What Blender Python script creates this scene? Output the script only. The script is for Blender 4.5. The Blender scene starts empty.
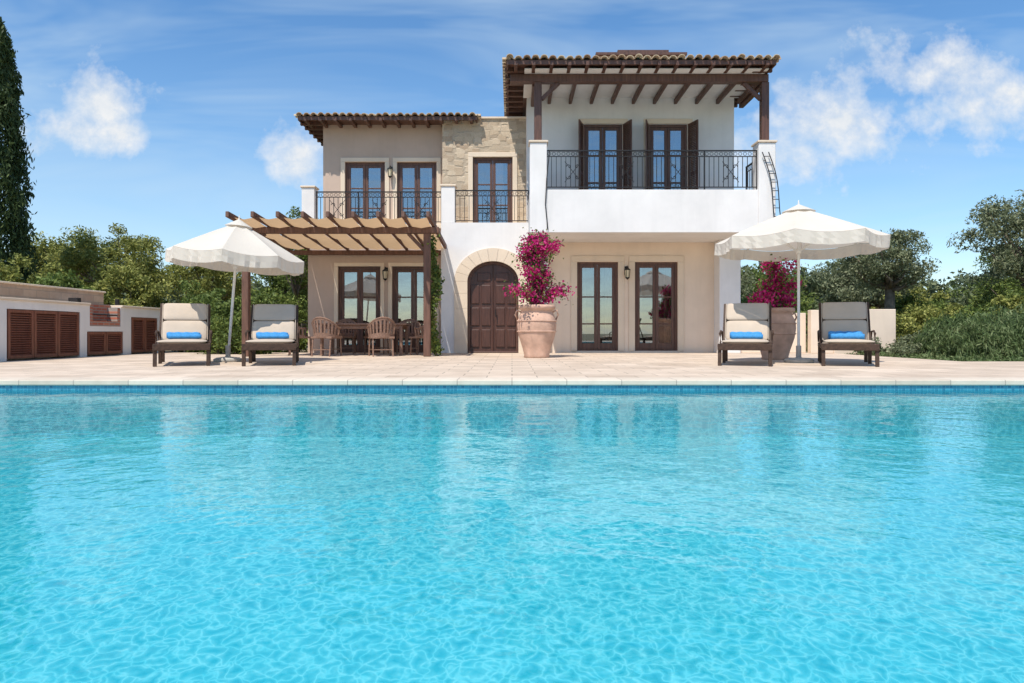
import bpy, math, numpy as np
from mathutils import Vector, Matrix
rng=np.random.default_rng(7)
S=bpy.context.scene
S.view_settings.view_transform='Standard'; S.view_settings.look='None'; S.view_settings.exposure=0
# ------------------------------------------------------------ helpers
def empty(name,loc=(0,0,0),rz=0,rot=None,scale=1):
    e=bpy.data.objects.new(name,None); S.collection.objects.link(e)
    e.location=loc; e.rotation_euler=rot if rot else (0,0,rz); e.scale=(scale,)*3
    e.empty_display_size=.2
    return e
class G:
    def __init__(s): s.v=[]; s.f=[]
    def add(s,vs,fs):
        o=len(s.v); s.v+= [tuple(v) for v in vs]; s.f+=[tuple(i+o for i in f) for f in fs]; return s
    def box(s,x0,x1,y0,y1,z0,z1,R=None,c=None):
        vs=[Vector((x,y,z)) for z in (z0,z1) for y in (y0,y1) for x in (x0,x1)]
        if R is not None:
            c=Vector(c) if c is not None else Vector(((x0+x1)/2,(y0+y1)/2,(z0+z1)/2))
            vs=[R@(v-c)+c for v in vs]
        return s.add(vs,[(0,2,3,1),(4,5,7,6),(0,1,5,4),(2,6,7,3),(0,4,6,2),(1,3,7,5)])
    def beam(s,p0,p1,w,h):
        p0=Vector(p0);p1=Vector(p1);d=(p1-p0);L=d.length;d.normalize()
        up=Vector((0,0,1)) if abs(d.z)<.95 else Vector((0,1,0))
        a=d.cross(up).normalized();b=a.cross(d).normalized()
        vs=[]
        for p in (p0,p1):
            for i,j in((-1,-1),(1,-1),(1,1),(-1,1)): vs.append(p+a*(i*w/2)+b*(j*h/2))
        return s.add(vs,[(3,2,1,0),(4,5,6,7),(0,1,5,4),(1,2,6,5),(2,3,7,6),(3,0,4,7)])
    def cyl(s,p0,p1,r0,r1=None,n=10,cap=True):
        r1=r0 if r1 is None else r1
        p0=Vector(p0);p1=Vector(p1);d=(p1-p0).normalized()
        up=Vector((0,0,1)) if abs(d.z)<.95 else Vector((0,1,0))
        a=d.cross(up).normalized();b=a.cross(d).normalized()
        vs=[]
        for p,r in((p0,r0),(p1,r1)):
            for i in range(n):
                t=2*math.pi*i/n; vs.append(p+a*(r*math.cos(t))+b*(r*math.sin(t)))
        fs=[(i,(i+1)%n,n+(i+1)%n,n+i) for i in range(n)]
        if cap: fs+=[tuple(range(n-1,-1,-1)),tuple(range(n,2*n))]
        return s.add(vs,fs)
    def tube(s,pts,r,n=8):
        pts=[Vector(p) for p in pts]
        rs=r if isinstance(r,(list,tuple)) else [r]*len(pts)
        vs=[]
        for k,p in enumerate(pts):
            d=(pts[min(k+1,len(pts)-1)]-pts[max(k-1,0)]).normalized()
            up=Vector((0,0,1)) if abs(d.z)<.9 else Vector((0,1,0))
            a=d.cross(up).normalized();b=a.cross(d).normalized()
            for i in range(n):
                t=2*math.pi*i/n; vs.append(p+a*(rs[k]*math.cos(t))+b*(rs[k]*math.sin(t)))
        fs=[(k*n+i,k*n+(i+1)%n,(k+1)*n+(i+1)%n,(k+1)*n+i) for k in range(len(pts)-1) for i in range(n)]
        m=(len(pts)-1)*n
        fs+=[tuple(range(n-1,-1,-1)),tuple(range(m,m+n))]
        return s.add(vs,fs)
    def prism(s,poly,y0,y1):
        n=len(poly)
        vs=[(x,y0,z) for x,z in poly]+[(x,y1,z) for x,z in poly]
        return s.add(vs,[tuple(range(n)),tuple(range(2*n-1,n-1,-1))]+[(i+n,(i+1)%n+n,(i+1)%n,i) for i in range(n)])
    def lathe(s,prof,n=32,c=(0,0,0)):
        vs=[(c[0]+r*math.cos(2*math.pi*i/n),c[1]+r*math.sin(2*math.pi*i/n),c[2]+z) for r,z in prof for i in range(n)]
        fs=[(k*n+i,k*n+(i+1)%n,(k+1)*n+(i+1)%n,(k+1)*n+i) for k in range(len(prof)-1) for i in range(n)]
        return s.add(vs,fs)
    def obj(s,name,mat,parent=None,smooth=False,bevel=0,solid=0,seg=1,sub=0):
        me=bpy.data.meshes.new(name); me.from_pydata(s.v,[],s.f); me.update()
        o=bpy.data.objects.new(name,me); S.collection.objects.link(o)
        me.materials.append(mat)
        if parent: o.parent=parent
        if smooth: me.shade_smooth()
        if solid:
            m=o.modifiers.new('solid','SOLIDIFY'); m.thickness=solid; m.offset=0
        if bevel:
            m=o.modifiers.new('bev','BEVEL'); m.width=bevel; m.segments=seg; m.limit_method='ANGLE'
        if sub:
            m=o.modifiers.new('sub','SUBSURF'); m.levels=sub; m.render_levels=sub
        return o
def quads_obj(name,V,mat,parent=None):
    N=len(V); me=bpy.data.meshes.new(name)
    me.vertices.add(N*4); me.vertices.foreach_set('co',V.astype(np.float32).ravel())
    me.loops.add(N*4); me.loops.foreach_set('vertex_index',np.arange(N*4,dtype=np.int32))
    me.polygons.add(N); me.polygons.foreach_set('loop_start',np.arange(0,N*4,4,dtype=np.int32))
    me.polygons.foreach_set('loop_total',np.full(N,4,dtype=np.int32))
    me.update(calc_edges=True); me.materials.append(mat)
    o=bpy.data.objects.new(name,me); S.collection.objects.link(o)
    if parent: o.parent=parent
    return o
def leaves(name,P,size,mat,parent=None,aspect=.5,zb=0.0,vert=0.0):
    N=len(P); P=np.asarray(P)
    a=rng.normal(size=(N,3)); a[:,2]+=vert*2*np.sign(rng.normal(size=N)+1.5)
    a/=np.linalg.norm(a,axis=1)[:,None]
    r=rng.normal(size=(N,3)); r[:,2]+=zb
    b=np.cross(a,r); b/=np.linalg.norm(b,axis=1)[:,None]+1e-9
    s=(size*(.6+.8*rng.random(N)))[:,None]
    V=np.stack([P-a*s,P-b*s*aspect,P+a*s,P+b*s*aspect],1)
    return quads_obj(name,V,mat,parent)
def rdir(n):
    d=rng.normal(size=(n,3)); return d/np.linalg.norm(d,axis=1)[:,None]
def clumps(c,rad,nc,per,cr,lo=.45):
    C=rdir(nc)*(lo+(1-lo)*rng.random(nc))[:,None]*np.array(rad)+np.array(c)
    rr=cr*(.6+.8*rng.random(nc))
    P=C.repeat(per,0)+rdir(nc*per)*(rng.random(nc*per)**.5)[:,None]*rr.repeat(per)[:,None]*np.array([1,1,.75])
    return P,C
# ------------------------------------------------------------ materials
def newmat(name):
    m=bpy.data.materials.new(name); m.use_nodes=True
    nt=m.node_tree; b=nt.nodes['Principled BSDF']; return m,nt,b
def coords(nt,kind='Object',scale=(1,1,1),rot=(0,0,0)):
    t=nt.nodes.new('ShaderNodeTexCoord'); mp=nt.nodes.new('ShaderNodeMapping')
    mp.inputs['Scale'].default_value=scale; mp.inputs['Rotation'].default_value=rot
    nt.links.new(t.outputs[kind],mp.inputs['Vector']); return mp.outputs[0]
def noise(nt,vec,scale,detail=4,rough=.55,dist=0):
    n=nt.nodes.new('ShaderNodeTexNoise'); n.inputs['Scale'].default_value=scale
    n.inputs['Detail'].default_value=min(detail,4); n.inputs['Roughness'].default_value=rough
    n.inputs['Distortion'].default_value=dist
    nt.links.new(vec,n.inputs['Vector']); return n.outputs['Fac']
def ramp(nt,fac,stops):
    r=nt.nodes.new('ShaderNodeValToRGB'); e=r.color_ramp.elements
    while len(e)<len(stops): e.new(.5)
    for i,(p,c) in enumerate(stops):
        e[i].position=p; e[i].color=(*c,1) if len(c)==3 else c
    nt.links.new(fac,r.inputs[0]); return r.outputs[0]
def mathn(nt,op,a,b=None,c=None,clamp=False):
    n=nt.nodes.new('ShaderNodeMath'); n.operation=op; n.use_clamp=clamp
    for i,x in enumerate((a,b,c)):
        if x is None: continue
        if isinstance(x,(int,float)): n.inputs[i].default_value=x
        else: nt.links.new(x,n.inputs[i])
    return n.outputs[0]
def mixc(nt,fac,a,b,mode='MIX'):
    n=nt.nodes.new('ShaderNodeMix'); n.data_type='RGBA'; n.blend_type=mode
    for k,x in ((0,fac),(6,a),(7,b)):
        if isinstance(x,(int,float)): n.inputs[k].default_value=x
        elif isinstance(x,tuple): n.inputs[k].default_value=(*x,1) if len(x)==3 else x
        else: nt.links.new(x,n.inputs[k])
    return n.outputs[2]
def bump(nt,b,h,strength=.3,dist=.02):
    n=nt.nodes.new('ShaderNodeBump'); n.inputs['Strength'].default_value=strength; n.inputs['Distance'].default_value=dist
    nt.links.new(h,n.inputs['Height']); nt.links.new(n.outputs[0],b.inputs['Normal']); return n.outputs[0]
def sc(c,k): return tuple(min(1,x*k) for x in c)
def simple(name,c,rough=.7,var=.15,nscale=6,bs=.2,bscale=60,metal=0,stretch=(1,1,1),spec=.3):
    m,nt,b=newmat(name); v=coords(nt,scale=stretch)
    n=noise(nt,v,nscale,4)
    col=ramp(nt,n,[(.3,sc(c,1-var)),(.7,sc(c,1+var))]); nt.links.new(col,b.inputs['Base Color'])
    b.inputs['Roughness'].default_value=rough; b.inputs['Metallic'].default_value=metal
    b.inputs['Specular IOR Level'].default_value=spec
    if bs: bump(nt,b,noise(nt,v,bscale,2),bs,.01)
    return m
def stucco(name,c):
    m,nt,b=newmat(name); v=coords(nt)
    big=noise(nt,v,.8,4,.65)
    vs=coords(nt,scale=(3,3,.35)); st=noise(nt,vs,1.3,4,.6)
    col=ramp(nt,big,[(.3,sc(c,.9)),(.7,sc(c,1.05))])
    col=mixc(nt,ramp(nt,st,[(.5,(0,0,0)),(.8,(.25,.25,.25))]),col,sc(c,.7))
    nt.links.new(col,b.inputs['Base Color']); b.inputs['Roughness'].default_value=.9; b.inputs['Specular IOR Level'].default_value=.15
    bump(nt,b,noise(nt,v,60,2),.25,.006); return m
WHITE=stucco('white_stucco',(.78,.75,.72))
BEIGE=stucco('beige_stucco',(.54,.41,.325))
TAN=stucco('tan_stucco',(.80,.65,.51))
TRIM=stucco('stone_trim',(.74,.61,.47))
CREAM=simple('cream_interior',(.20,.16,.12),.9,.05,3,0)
def wood(name,c,rough=.5,ax=(6,6,.6)):
    m,nt,b=newmat(name); v=coords(nt,scale=ax); n=noise(nt,v,4,4,.6,.5)
    col=ramp(nt,n,[(.25,sc(c,.55)),(.5,c),(.75,sc(c,1.45))]); nt.links.new(col,b.inputs['Base Color'])
    b.inputs['Roughness'].default_value=rough; bump(nt,b,n,.2,.004); return m
WOOD=wood('brown_wood',(.10,.046,.030))
DARKWOOD=wood('dark_wood',(.075,.030,.020),.4)
PERG=wood('pergola_wood',(.14,.068,.045),.7)
LOUVER=wood('louver_wood',(.21,.075,.045),.5)
IRON=simple('black_iron',(.02,.018,.018),.5,.1,5,0)
RATTAN=simple('dark_rattan',(.06,.034,.022),.6,.35,25,.5,90)
WICKER=simple('natural_wicker',(.26,.155,.11),.65,.3,30,.6,110)
CUSH=simple('cream_cushion',(.50,.41,.32),.9,.05,5,.3,220)
TOWEL=simple('blue_towel',(.06,.27,.56),.95,.15,30,.8,160)
TERRA=simple('terracotta',(.58,.37,.27),.85,.25,4,.3,40)
CONC=simple('concrete',(.42,.40,.36),.9,.1,8,.3,60)
ALU=simple('aluminium_pole',(.70,.67,.62),.45,.04,8,0)
def brickmat(name,c1,c2,mortar,w,h,mo,plane='XZ',offset=.5,rough=.85,bs=.4,bias=0,sub=.35,varscale=5):
    m,nt,b=newmat(name)
    t=nt.nodes.new('ShaderNodeTexCoord'); sp=nt.nodes.new('ShaderNodeSeparateXYZ'); cb=nt.nodes.new('ShaderNodeCombineXYZ')
    nt.links.new(t.outputs['Object'],sp.inputs[0])
    ix={'X':0,'Y':1,'Z':2}
    nt.links.new(sp.outputs[ix[plane[0]]],cb.inputs[0]); nt.links.new(sp.outputs[ix[plane[1]]],cb.inputs[1])
    br=nt.nodes.new('ShaderNodeTexBrick'); nt.links.new(cb.outputs[0],br.inputs['Vector'])
    br.offset=offset; br.inputs['Scale'].default_value=1; br.inputs['Brick Width'].default_value=w; br.inputs['Row Height'].default_value=h
    br.inputs['Mortar Size'].default_value=mo; br.inputs['Mortar Smooth'].default_value=.2; br.inputs['Bias'].default_value=bias
    for k,c in (('Color1',c1),('Color2',c2),('Mortar',mortar)): br.inputs[k].default_value=(*c,1)
    n=noise(nt,t.outputs['Object'],varscale,4,.65)
    col=mixc(nt,sub,br.outputs['Color'],ramp(nt,n,[(.3,(.55,.5,.45)),(.7,(1,1,1))]),'MULTIPLY')
    nt.links.new(col,b.inputs['Base Color']); b.inputs['Roughness'].default_value=rough
    if bs: bump(nt,b,mathn(nt,'MULTIPLY',br.outputs['Fac'],-1),bs,.005)
    return m
PAVE=brickmat('terrace_paving',(.72,.58,.45),(.58,.46,.35),(.36,.29,.22),.6,.4,.008,'XY',.5,.8,.3,0,.55,1.3)
COPE=brickmat('pool_coping_stone',(.70,.60,.48),(.60,.50,.39),(.4,.33,.27),.6,2,.006,'XY',0,.75,.3,0,.3,6)
BBQBRICK=brickmat('red_brick',(.42,.13,.08),(.5,.2,.12),(.35,.3,.26),.22,.07,.01,'YZ')
TANSTONE=brickmat('tan_stone_blocks',(.50,.37,.27),(.42,.30,.22),(.36,.29,.22),.4,.16,.01,'YZ')
MOSAIC=brickmat('waterline_mosaic',(.02,.15,.25),(.05,.28,.38),(.10,.33,.42),.04,.04,.003,'XZ',0,.25,0,0,.05)
MOSAICY=brickmat('waterline_mosaic_side',(.02,.15,.25),(.05,.28,.38),(.10,.33,.42),.04,.04,.003,'YZ',0,.25,0,0,.05)
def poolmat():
    m,nt,b=newmat('pool_finish_painted_caustics'); v=coords(nt)
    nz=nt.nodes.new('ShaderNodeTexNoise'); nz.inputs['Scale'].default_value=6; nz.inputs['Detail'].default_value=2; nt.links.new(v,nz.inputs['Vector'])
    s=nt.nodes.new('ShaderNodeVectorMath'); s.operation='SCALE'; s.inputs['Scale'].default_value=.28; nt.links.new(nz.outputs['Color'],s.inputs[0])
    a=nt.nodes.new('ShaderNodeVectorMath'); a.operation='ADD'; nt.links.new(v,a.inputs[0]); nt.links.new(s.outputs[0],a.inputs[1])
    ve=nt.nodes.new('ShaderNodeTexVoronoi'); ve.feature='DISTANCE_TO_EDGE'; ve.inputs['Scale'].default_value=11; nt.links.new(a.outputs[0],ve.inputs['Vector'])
    e=ramp(nt,ve.outputs['Distance'],[(.0,(1,1,1)),(.10,(.45,.45,.45)),(.4,(0,0,0))])  # pale cell edges: caustic light net painted into the base colour
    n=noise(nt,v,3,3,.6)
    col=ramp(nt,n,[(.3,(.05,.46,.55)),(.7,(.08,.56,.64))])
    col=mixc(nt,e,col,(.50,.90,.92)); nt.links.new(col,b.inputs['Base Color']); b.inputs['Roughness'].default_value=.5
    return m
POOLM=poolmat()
def stonemat():
    m,nt,b=newmat('rubble_stone_cladding')
    v=coords(nt,scale=(4.0,4.0,6.2)); ns=noise(nt,v,1.2,2)
    off=nt.nodes.new('ShaderNodeVectorMath'); off.operation='ADD'; nt.links.new(v,off.inputs[0])
    cb=nt.nodes.new('ShaderNodeCombineXYZ'); nt.links.new(mathn(nt,'MULTIPLY',ns,.6),cb.inputs[0]); nt.links.new(mathn(nt,'MULTIPLY',ns,.6),cb.inputs[2]); nt.links.new(cb.outputs[0],off.inputs[1])
    vo=nt.nodes.new('ShaderNodeTexVoronoi'); vo.distance='CHEBYCHEV'; vo.inputs['Scale'].default_value=1; vo.inputs['Randomness'].default_value=.8; nt.links.new(off.outputs[0],vo.inputs['Vector'])
    sp=nt.nodes.new('ShaderNodeSeparateColor'); nt.links.new(vo.outputs['Color'],sp.inputs[0])
    col=ramp(nt,sp.outputs[0],[(0,(.44,.33,.23)),(.35,(.56,.44,.31)),(.7,(.64,.52,.38)),(1,(.50,.40,.29))])
    n=noise(nt,v,6,4,.7)
    col=mixc(nt,.5,col,ramp(nt,n,[(.3,(.6,.55,.5)),(.7,(1,1,1))]),'MULTIPLY')
    e=ramp(nt,vo.outputs['Distance'],[(.42,(0,0,0)),(.58,(.8,.8,.8))])
    col=mixc(nt,e,col,(.42,.34,.25)); nt.links.new(col,b.inputs['Base Color']); b.inputs['Roughness'].default_value=.9
    h=mathn(nt,'SUBTRACT',mathn(nt,'MULTIPLY',n,.7),e); bump(nt,b,h,.8,.02); return m
STONE=stonemat()
def tilemat():
    m,nt,b=newmat('roof_tile_clay'); v=coords(nt,scale=(4.5,2.5,1)); 
    vo=nt.nodes.new('ShaderNodeTexVoronoi'); vo.inputs['Scale'].default_value=1; nt.links.new(v,vo.inputs['Vector'])
    sp=nt.nodes.new('ShaderNodeSeparateColor'); nt.links.new(vo.outputs['Color'],sp.inputs[0])
    col=ramp(nt,sp.outputs[1],[(0,(.34,.22,.14)),(.4,(.50,.37,.24)),(.8,(.60,.50,.35)),(1,(.36,.28,.2))])
    n=noise(nt,coords(nt),12,4,.7); col=mixc(nt,.6,col,ramp(nt,n,[(.3,(.45,.4,.36)),(.65,(1,1,1))]),'MULTIPLY')
    nt.links.new(col,b.inputs['Base Color']); b.inputs['Roughness'].default_value=.9; bump(nt,b,n,.4,.01); return m
TILE=tilemat()
def foliage(name,stops,trans=.25,nscale=1.2,k=1.35):
    m,nt,b=newmat(name)
    g=nt.nodes.new('ShaderNodeNewGeometry'); n=noise(nt,coords(nt),nscale,2)
    f=mathn(nt,'ADD',mathn(nt,'MULTIPLY',g.outputs['Random Per Island'],.55),mathn(nt,'MULTIPLY',n,.45))
    col=ramp(nt,f,[(p,sc(c,k)) for p,c in stops]); nt.links.new(col,b.inputs['Base Color']); b.inputs['Roughness'].default_value=.6; b.inputs['Specular IOR Level'].default_value=.25
    t=nt.nodes.new('ShaderNodeBsdfTranslucent'); nt.links.new(col,t.inputs[0])
    mx=nt.nodes.new('ShaderNodeMixShader'); mx.inputs[0].default_value=trans
    nt.links.new(b.outputs[0],mx.inputs[1]); nt.links.new(t.outputs[0],mx.inputs[2])
    nt.links.new(mx.outputs[0],nt.nodes['Material Output'].inputs[0]); return m
OLIVE=foliage('olive_foliage',[(.15,(.06,.075,.035)),(.5,(.13,.15,.078)),(.85,(.26,.27,.16))])
GREEN=foliage('green_foliage',[(.15,(.04,.06,.015)),(.5,(.095,.135,.03)),(.85,(.20,.23,.055))])
YGREEN=foliage('yellow_green_foliage',[(.15,(.075,.085,.02)),(.5,(.18,.195,.045)),(.85,(.33,.31,.09))])
DARKG=foliage('dark_foliage',[(.15,(.016,.03,.010)),(.5,(.042,.065,.02)),(.85,(.085,.11,.035))],.15)
PINE=foliage('distant_foliage',[(.15,(.04,.056,.028)),(.5,(.085,.105,.05)),(.85,(.16,.17,.085))],.15,.15)
ROSE=foliage('rosemary_foliage',[(.15,(.03,.05,.015)),(.5,(.08,.12,.04)),(.85,(.17,.20,.09))])
DRY=foliage('dry_grass',[(.15,(.20,.17,.07)),(.5,(.36,.32,.16)),(.85,(.5,.46,.26))],k=1)
MAG=foliage('bougainvillea_bract',[(.15,(.34,.006,.09)),(.5,(.56,.02,.18)),(.85,(.78,.08,.32))],.35,k=1)
BARK=simple('bark',(.17,.135,.10),.95,.3,8,.6,30)
def cloth(name,c,tr):
    m,nt,b=newmat(name); n=noise(nt,coords(nt),3,3)
    col=ramp(nt,n,[(.3,sc(c,.94)),(.7,c)]); nt.links.new(col,b.inputs['Base Color']); b.inputs['Roughness'].default_value=.95; b.inputs['Specular IOR Level'].default_value=.1
    t=nt.nodes.new('ShaderNodeBsdfTranslucent'); nt.links.new(col,t.inputs[0])
    mx=nt.nodes.new('ShaderNodeMixShader'); mx.inputs[0].default_value=tr
    nt.links.new(b.outputs[0],mx.inputs[1]); nt.links.new(t.outputs[0],mx.inputs[2])
    nt.links.new(mx.outputs[0],nt.nodes['Material Output'].inputs[0]); return m
CANVAS=cloth('parasol_canvas',(.76,.70,.61),.28)
SHADE=cloth('shade_cloth',(.70,.49,.29),.36)
CURT=cloth('curtain',(.7,.62,.5),.3)
def glassmat():
    m,nt,b=newmat('window_glass'); nt.nodes.remove(b)
    tr=nt.nodes.new('ShaderNodeBsdfTransparent'); tr.inputs[0].default_value=(.62,.66,.66,1)
    gl=nt.nodes.new('ShaderNodeBsdfGlossy'); gl.inputs['Roughness'].default_value=.01; gl.inputs[0].default_value=(.95,.97,1,1)
    fr=nt.nodes.new('ShaderNodeFresnel'); fr.inputs[0].default_value=1.5
    f=mathn(nt,'ADD',mathn(nt,'MULTIPLY',fr.outputs[0],1.6),.2,clamp=True)
    mx=nt.nodes.new('ShaderNodeMixShader'); nt.links.new(f,mx.inputs[0]); nt.links.new(tr.outputs[0],mx.inputs[1]); nt.links.new(gl.outputs[0],mx.inputs[2])
    nt.links.new(mx.outputs[0],nt.nodes['Material Output'].inputs[0]); return m
GLASS=glassmat()
# ------------------------------------------------------------ ground, terrace, pool
PX0,PX1,PY0,PY1=-7.6,7.6,-4.0,7.5
def holed(xs,ys,z):
    g=G()
    for i in range(3):
        for j in range(3):
            if i==1 and j==1: continue
            g.add([(xs[i],ys[j],z),(xs[i+1],ys[j],z),(xs[i+1],ys[j+1],z),(xs[i],ys[j+1],z)],[(0,1,2,3)])
    return g
def soil():
    m,nt,b=newmat('garden_soil'); v=coords(nt); n=noise(nt,v,.35,4,.6); n2=noise(nt,v,6,4,.7)
    col=ramp(nt,n,[(.35,(.26,.20,.13)),(.5,(.22,.19,.11)),(.65,(.13,.15,.06))])
    col=mixc(nt,.6,col,ramp(nt,n2,[(.3,(.5,.5,.45)),(.7,(1,1,1))]),'MULTIPLY')
    nt.links.new(col,b.inputs['Base Color']); b.inputs['Roughness'].default_value=.95; bump(nt,b,n2,.6,.04); return m
holed((-800,PX0-.1,PX1+.1,800),(-400,PY0-.1,PY1+.1,1200),-.06).obj('ground',soil())
terr=empty('terrace')
holed((-12,PX0-.35,PX1+.35,13.5),(-9,PY0-.35,PY1+.35,12.6),0).obj('paving_near',PAVE,terr)
G().add([(-12,12.6,0),(8.3,12.6,0),(8.3,18.3,0),(-12,18.3,0)],[(0,1,2,3)]).obj('paving_house',PAVE,terr)
G().add([(8.3,12.6,-.06),(13.5,12.6,-.06),(13.5,12.6,0),(8.3,12.6,0)],[(0,1,2,3)]).obj('paving_edge',PAVE,terr)
G().add([(8.3,12.6,0),(8.3,12.6,-.06),(8.3,18.3,-.06),(8.3,18.3,0)],[(0,1,2,3)]).obj('paving_edge_side',PAVE,terr)
pool=empty('swimming_pool')
g=G(); w=.38
g.box(PX0-w,PX1+w,PY1-.03,PY1+w,-.05,.012); g.box(PX0-w,PX1+w,PY0-w,PY0+.03,-.05,.012)
g.box(PX0-w,PX0+.03,PY0+.03,PY1-.03,-.05,.012); g.box(PX1-.03,PX1+w,PY0+.03,PY1-.03,-.05,.012)
g.obj('coping',COPE,pool,bevel=.012,seg=2)
D=-1.5; DS=-.62; YS=.5
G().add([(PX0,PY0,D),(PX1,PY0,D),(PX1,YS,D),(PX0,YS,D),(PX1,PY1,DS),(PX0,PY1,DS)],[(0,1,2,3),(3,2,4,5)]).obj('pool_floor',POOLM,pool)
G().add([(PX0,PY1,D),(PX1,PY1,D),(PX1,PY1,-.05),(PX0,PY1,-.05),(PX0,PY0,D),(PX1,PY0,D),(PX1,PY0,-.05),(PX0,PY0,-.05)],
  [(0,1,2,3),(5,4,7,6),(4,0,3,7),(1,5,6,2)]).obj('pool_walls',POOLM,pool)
for nm,m,a in(('far',MOSAIC,(PX0,PX1,PY1-.006,PY1-.002)),('near',MOSAIC,(PX0,PX1,PY0+.002,PY0+.006)),('left',MOSAICY,(PX0+.002,PX0+.006,PY0+.01,PY1-.01)),('right',MOSAICY,(PX1-.006,PX1-.002,PY0+.01,PY1-.01))):
    G().box(*a,-.17,-.052).obj('waterline_tiles_'+nm,m,pool)
def watermat():
    m,nt,b=newmat('pool_water'); nt.nodes.remove(b)
    v=coords(nt); n1=noise(nt,v,1.5,2,.5,.3); n2=noise(nt,v,7,2,.55,.4); n3=noise(nt,v,24,2,.5)
    h=mathn(nt,'ADD',mathn(nt,'ADD',mathn(nt,'MULTIPLY',n1,.85),mathn(nt,'MULTIPLY',n2,.30)),mathn(nt,'MULTIPLY',n3,.07))
    bp=nt.nodes.new('ShaderNodeBump'); bp.inputs['Strength'].default_value=1; bp.inputs['Distance'].default_value=.016; nt.links.new(h,bp.inputs['Height'])
    # caustic net painted into the surface tint, in place of waves focusing light
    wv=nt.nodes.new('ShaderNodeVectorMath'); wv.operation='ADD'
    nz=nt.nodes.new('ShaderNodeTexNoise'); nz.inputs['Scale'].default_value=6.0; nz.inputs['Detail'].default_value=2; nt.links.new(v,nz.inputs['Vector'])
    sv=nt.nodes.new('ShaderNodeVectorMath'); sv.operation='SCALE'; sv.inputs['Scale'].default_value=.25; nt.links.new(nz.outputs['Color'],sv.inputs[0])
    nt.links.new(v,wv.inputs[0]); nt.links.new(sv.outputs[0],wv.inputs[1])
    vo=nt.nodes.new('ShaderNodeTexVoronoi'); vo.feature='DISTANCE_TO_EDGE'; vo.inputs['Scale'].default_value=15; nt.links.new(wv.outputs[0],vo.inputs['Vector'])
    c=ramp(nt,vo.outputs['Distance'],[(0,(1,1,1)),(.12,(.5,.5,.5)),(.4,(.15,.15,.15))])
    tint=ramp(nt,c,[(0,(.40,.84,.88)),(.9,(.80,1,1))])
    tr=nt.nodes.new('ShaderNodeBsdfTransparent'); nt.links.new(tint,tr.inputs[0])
    # light scattered back by the body of the water
    df=nt.nodes.new('ShaderNodeBsdfDiffuse'); df.inputs[0].default_value=(.016,.33,.44,1)
    body=nt.nodes.new('ShaderNodeMixShader'); body.inputs[0].default_value=.36; nt.links.new(tr.outputs[0],body.inputs[1]); nt.links.new(df.outputs[0],body.inputs[2])
    gl=nt.nodes.new('ShaderNodeBsdfGlossy'); gl.inputs['Roughness'].default_value=.02; nt.links.new(bp.outputs[0],gl.inputs['Normal'])
    fr=nt.nodes.new('ShaderNodeFresnel'); fr.inputs[0].default_value=1.33; nt.links.new(bp.outputs[0],fr.inputs['Normal'])
    mx=nt.nodes.new('ShaderNodeMixShader'); nt.links.new(mathn(nt,'MINIMUM',mathn(nt,'MULTIPLY',fr.outputs[0],.98),.55),mx.inputs[0]); nt.links.new(body.outputs[0],mx.inputs[1]); nt.links.new(gl.outputs[0],mx.inputs[2])
    nt.links.new(mx.outputs[0],nt.nodes['Material Output'].inputs[0]); return m
G().add([(PX0,PY0,-.1),(PX1,PY0,-.1),(PX1,PY1,-.1),(PX0,PY1,-.1)],[(0,1,2,3)]).obj('water',watermat())
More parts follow.
